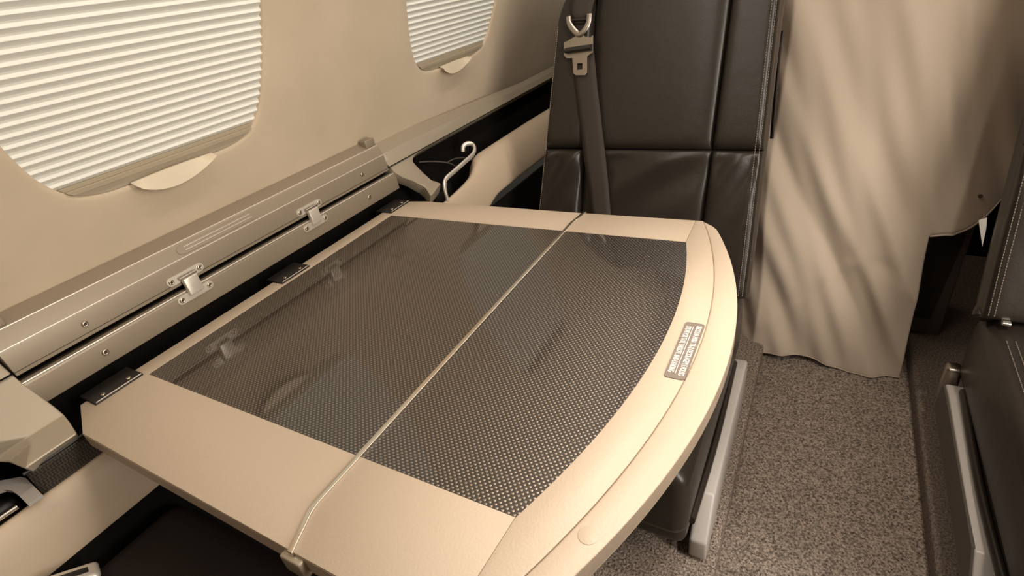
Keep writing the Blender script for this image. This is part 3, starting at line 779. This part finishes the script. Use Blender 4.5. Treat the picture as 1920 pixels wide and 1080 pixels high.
# tongue plate with a real square hole (bridged outline)
outl = [sp(u, v, .0345) for u, v in fr]
def holed(name, outer, inner, n, t, m, par):
    bm = bmesh.new(); n = Vector(n).normalized()
    ov = [bm.verts.new(p) for p in outer]; iv = [bm.verts.new(p) for p in inner]
    es = [bm.edges.new((ov[i], ov[(i+1) % len(ov)])) for i in range(len(ov))] + [bm.edges.new((iv[i], iv[(i+1) % len(iv)])) for i in range(len(iv))]
    bmesh.ops.triangle_fill(bm, use_beauty=True, use_dissolve=False, edges=es)
    r = bmesh.ops.extrude_face_region(bm, geom=bm.faces[:])
    bmesh.ops.translate(bm, verts=[g for g in r['geom'] if isinstance(g, bmesh.types.BMVert)], vec=-n*t)
    return from_bm(name, bm, m, par, False)
tong = holed('tongue_plate', outl, [sp(u, v, .0345) for u, v in hole], NRM, .0035, M_steel, belt)
tube('roller', [sp(1061, 95, .037), sp(1110, 88, .037)], .0115, .0060, M_black, tong, 14, 1)

# ================================================================== CURTAIN
cur = thing('curtain', (0.10, 1.37, 0.01), 'draped beige curtain hanging across the aisle behind the seats', 'curtain')
def cloth_y(x, z):
    q = x + .52*(z-.45)
    y = 1.335 + .125*min(max(z, 0), 1.0) + .02*max(0, z-1)
    low = 1 - .55*min(1, max(0, z/1.0))
    amp = .75 + .25*math.sin(z*4+x*3)
    y += .0075*amp*math.sin(q*30 + .6 + 1.1*math.sin(z*3.1)) + .0042*low*math.sin(q*63 + 2.1*z + 1.0)
    y += .0018*low*math.sin((x + .32*z)*118 + 3*z) + .003*math.sin(x*15 - z*17)
    y += .004*math.exp(-((q+.01)/.014)**2)*low - .006*math.exp(-((q-.055)/.018)**2)*low - .005*math.exp(-((q-.15)/.022)**2)*low
    y += .0035*math.exp(-((z-.20-.12*math.sin(x*11))/.022)**2)*math.sin(x*40+1)
    if x < -.10: y += .10*min(1, (-.10-x)/.12)
    if x > .22: y += .9*(x-.22)**1.5
    return y
def hem(x):
    if x > .2575: return .392 + .006*math.sin((x-.2575)*60) + (.0 if x < .30 else .9*(x-.30))
    return .026 + .006*math.sin(x*26+.8) - .026*(x+.07)/.32
v = []; f = []; ZC = .392
low_rows = 60; up_rows = 110
def clx(x, z): return x + .006*math.sin(z*9)*min(1, max(0, (.22-x)/.1)) - .014*min(z, .43)/.43*min(1, max(0, (x-.20)/.055))
xa = [-.30 + .5575*k/150 for k in range(151)]
for x in xa:
    h = max(hem(x), .004)
    for j in range(low_rows): z = h + (ZC-h)*j/low_rows; v.append((clx(x, z), cloth_y(x, z), z))
    for j in range(up_rows+1): z = ZC + (1.60-ZC)*j/up_rows; v.append((clx(x, z), cloth_y(x, z), z))
nr = low_rows+up_rows+1
for i in range(150):
    for j in range(nr-1): a = i*nr+j; f.append((a, a+nr, a+nr+1, a+1))
base = len(v); xb_ = [.2575 + .24*k/60 for k in range(1, 61)]
for x in xb_:
    e = hem(x)-ZC
    for j in range(up_rows+1): t = j/up_rows; z = ZC + e*(1-t)**3 + (1.60-ZC)*t; v.append((clx(x, z), cloth_y(x, z), z))
nu_ = up_rows+1
for j in range(up_rows): a = 150*nr+low_rows+j; f.append((a, base+j, base+j+1, a+1))
for i in range(59):
    for j in range(up_rows): a = base+i*nu_+j; f.append((a, a+nu_, a+nu_+1, a+1))
cl = mk('cloth', v, f, M_curtain, cur, True); sd = cl.modifiers.new('t', 'SOLIDIFY'); sd.thickness = .0014; sd.offset = 0
def hemtube(x0, x1, name='hem'):
    pts = []; k = 60
    for i in range(k+1):
        x = x0+(x1-x0)*i/k; z = max(hem(x), .004)
        pts.append((clx(x, z), cloth_y(x, z)-.0005, z+.0012))
    tube(name, pts, .0016, .0022, M_curtain, cur, 6, 1)
hemtube(-.30, .2574); hemtube(.2590, .49)
sn = onP(1838, 367, (0, cloth_y(.30, .53), 0), (0, 1, 0))
sy = cloth_y(sn.x, sn.z)
pts = [Vector((sn.x+.0042*math.cos(2*math.pi*k/16), sy-.003, sn.z+.0042*math.sin(2*math.pi*k/16))) for k in range(16)]
sb = plate('snap_button', pts, (0, -1, 0), .003, M_screwd, cur)

# dark fittings showing under the curtain's cut-out
bx_ = thing('storage_box', (0.34, 1.55, 0.05), 'dark grey box standing in the shadow under the raised curtain corner', 'box')
rbox('box_body', (.262, 1.50, .049), (.345, 1.66, .385), .006, M_greyd, bx_)
plate('box_panel', [(.268, 1.4992, .10), (.315, 1.4992, .10), (.335, 1.4992, .375), (.268, 1.4992, .375)], (0, -1, 0), .002, M_leather, bx_)

# ================================================================== lamps in the ceiling (out of frame)
def lamp(loc, label):
    t = thing('reading_lamp', (loc[0], loc[1], 1.590), label, 'lamp', 'reading lamps in the ceiling')
    n = 24; v = []; f = []
    for r, z in ((.030, 1.621), (.034, 1.604), (.027, 1.600), (.024, 1.610)):
        v += [(loc[0]+r*math.cos(2*math.pi*k/n), loc[1]+r*math.sin(2*math.pi*k/n), z) for k in range(n)]
    for j in range(3):
        for k in range(n): f.append((j*n+k, j*n+(k+1) % n, (j+1)*n+(k+1) % n, (j+1)*n+k))
    mk('lamp_ring', v, f, M_chrome, t, True, 40)
lamp((0.04, 0.60), 'round chrome reading lamp in the ceiling above the table')
lamp((0.40, 0.62), 'round chrome reading lamp in the ceiling above the right hand seat')
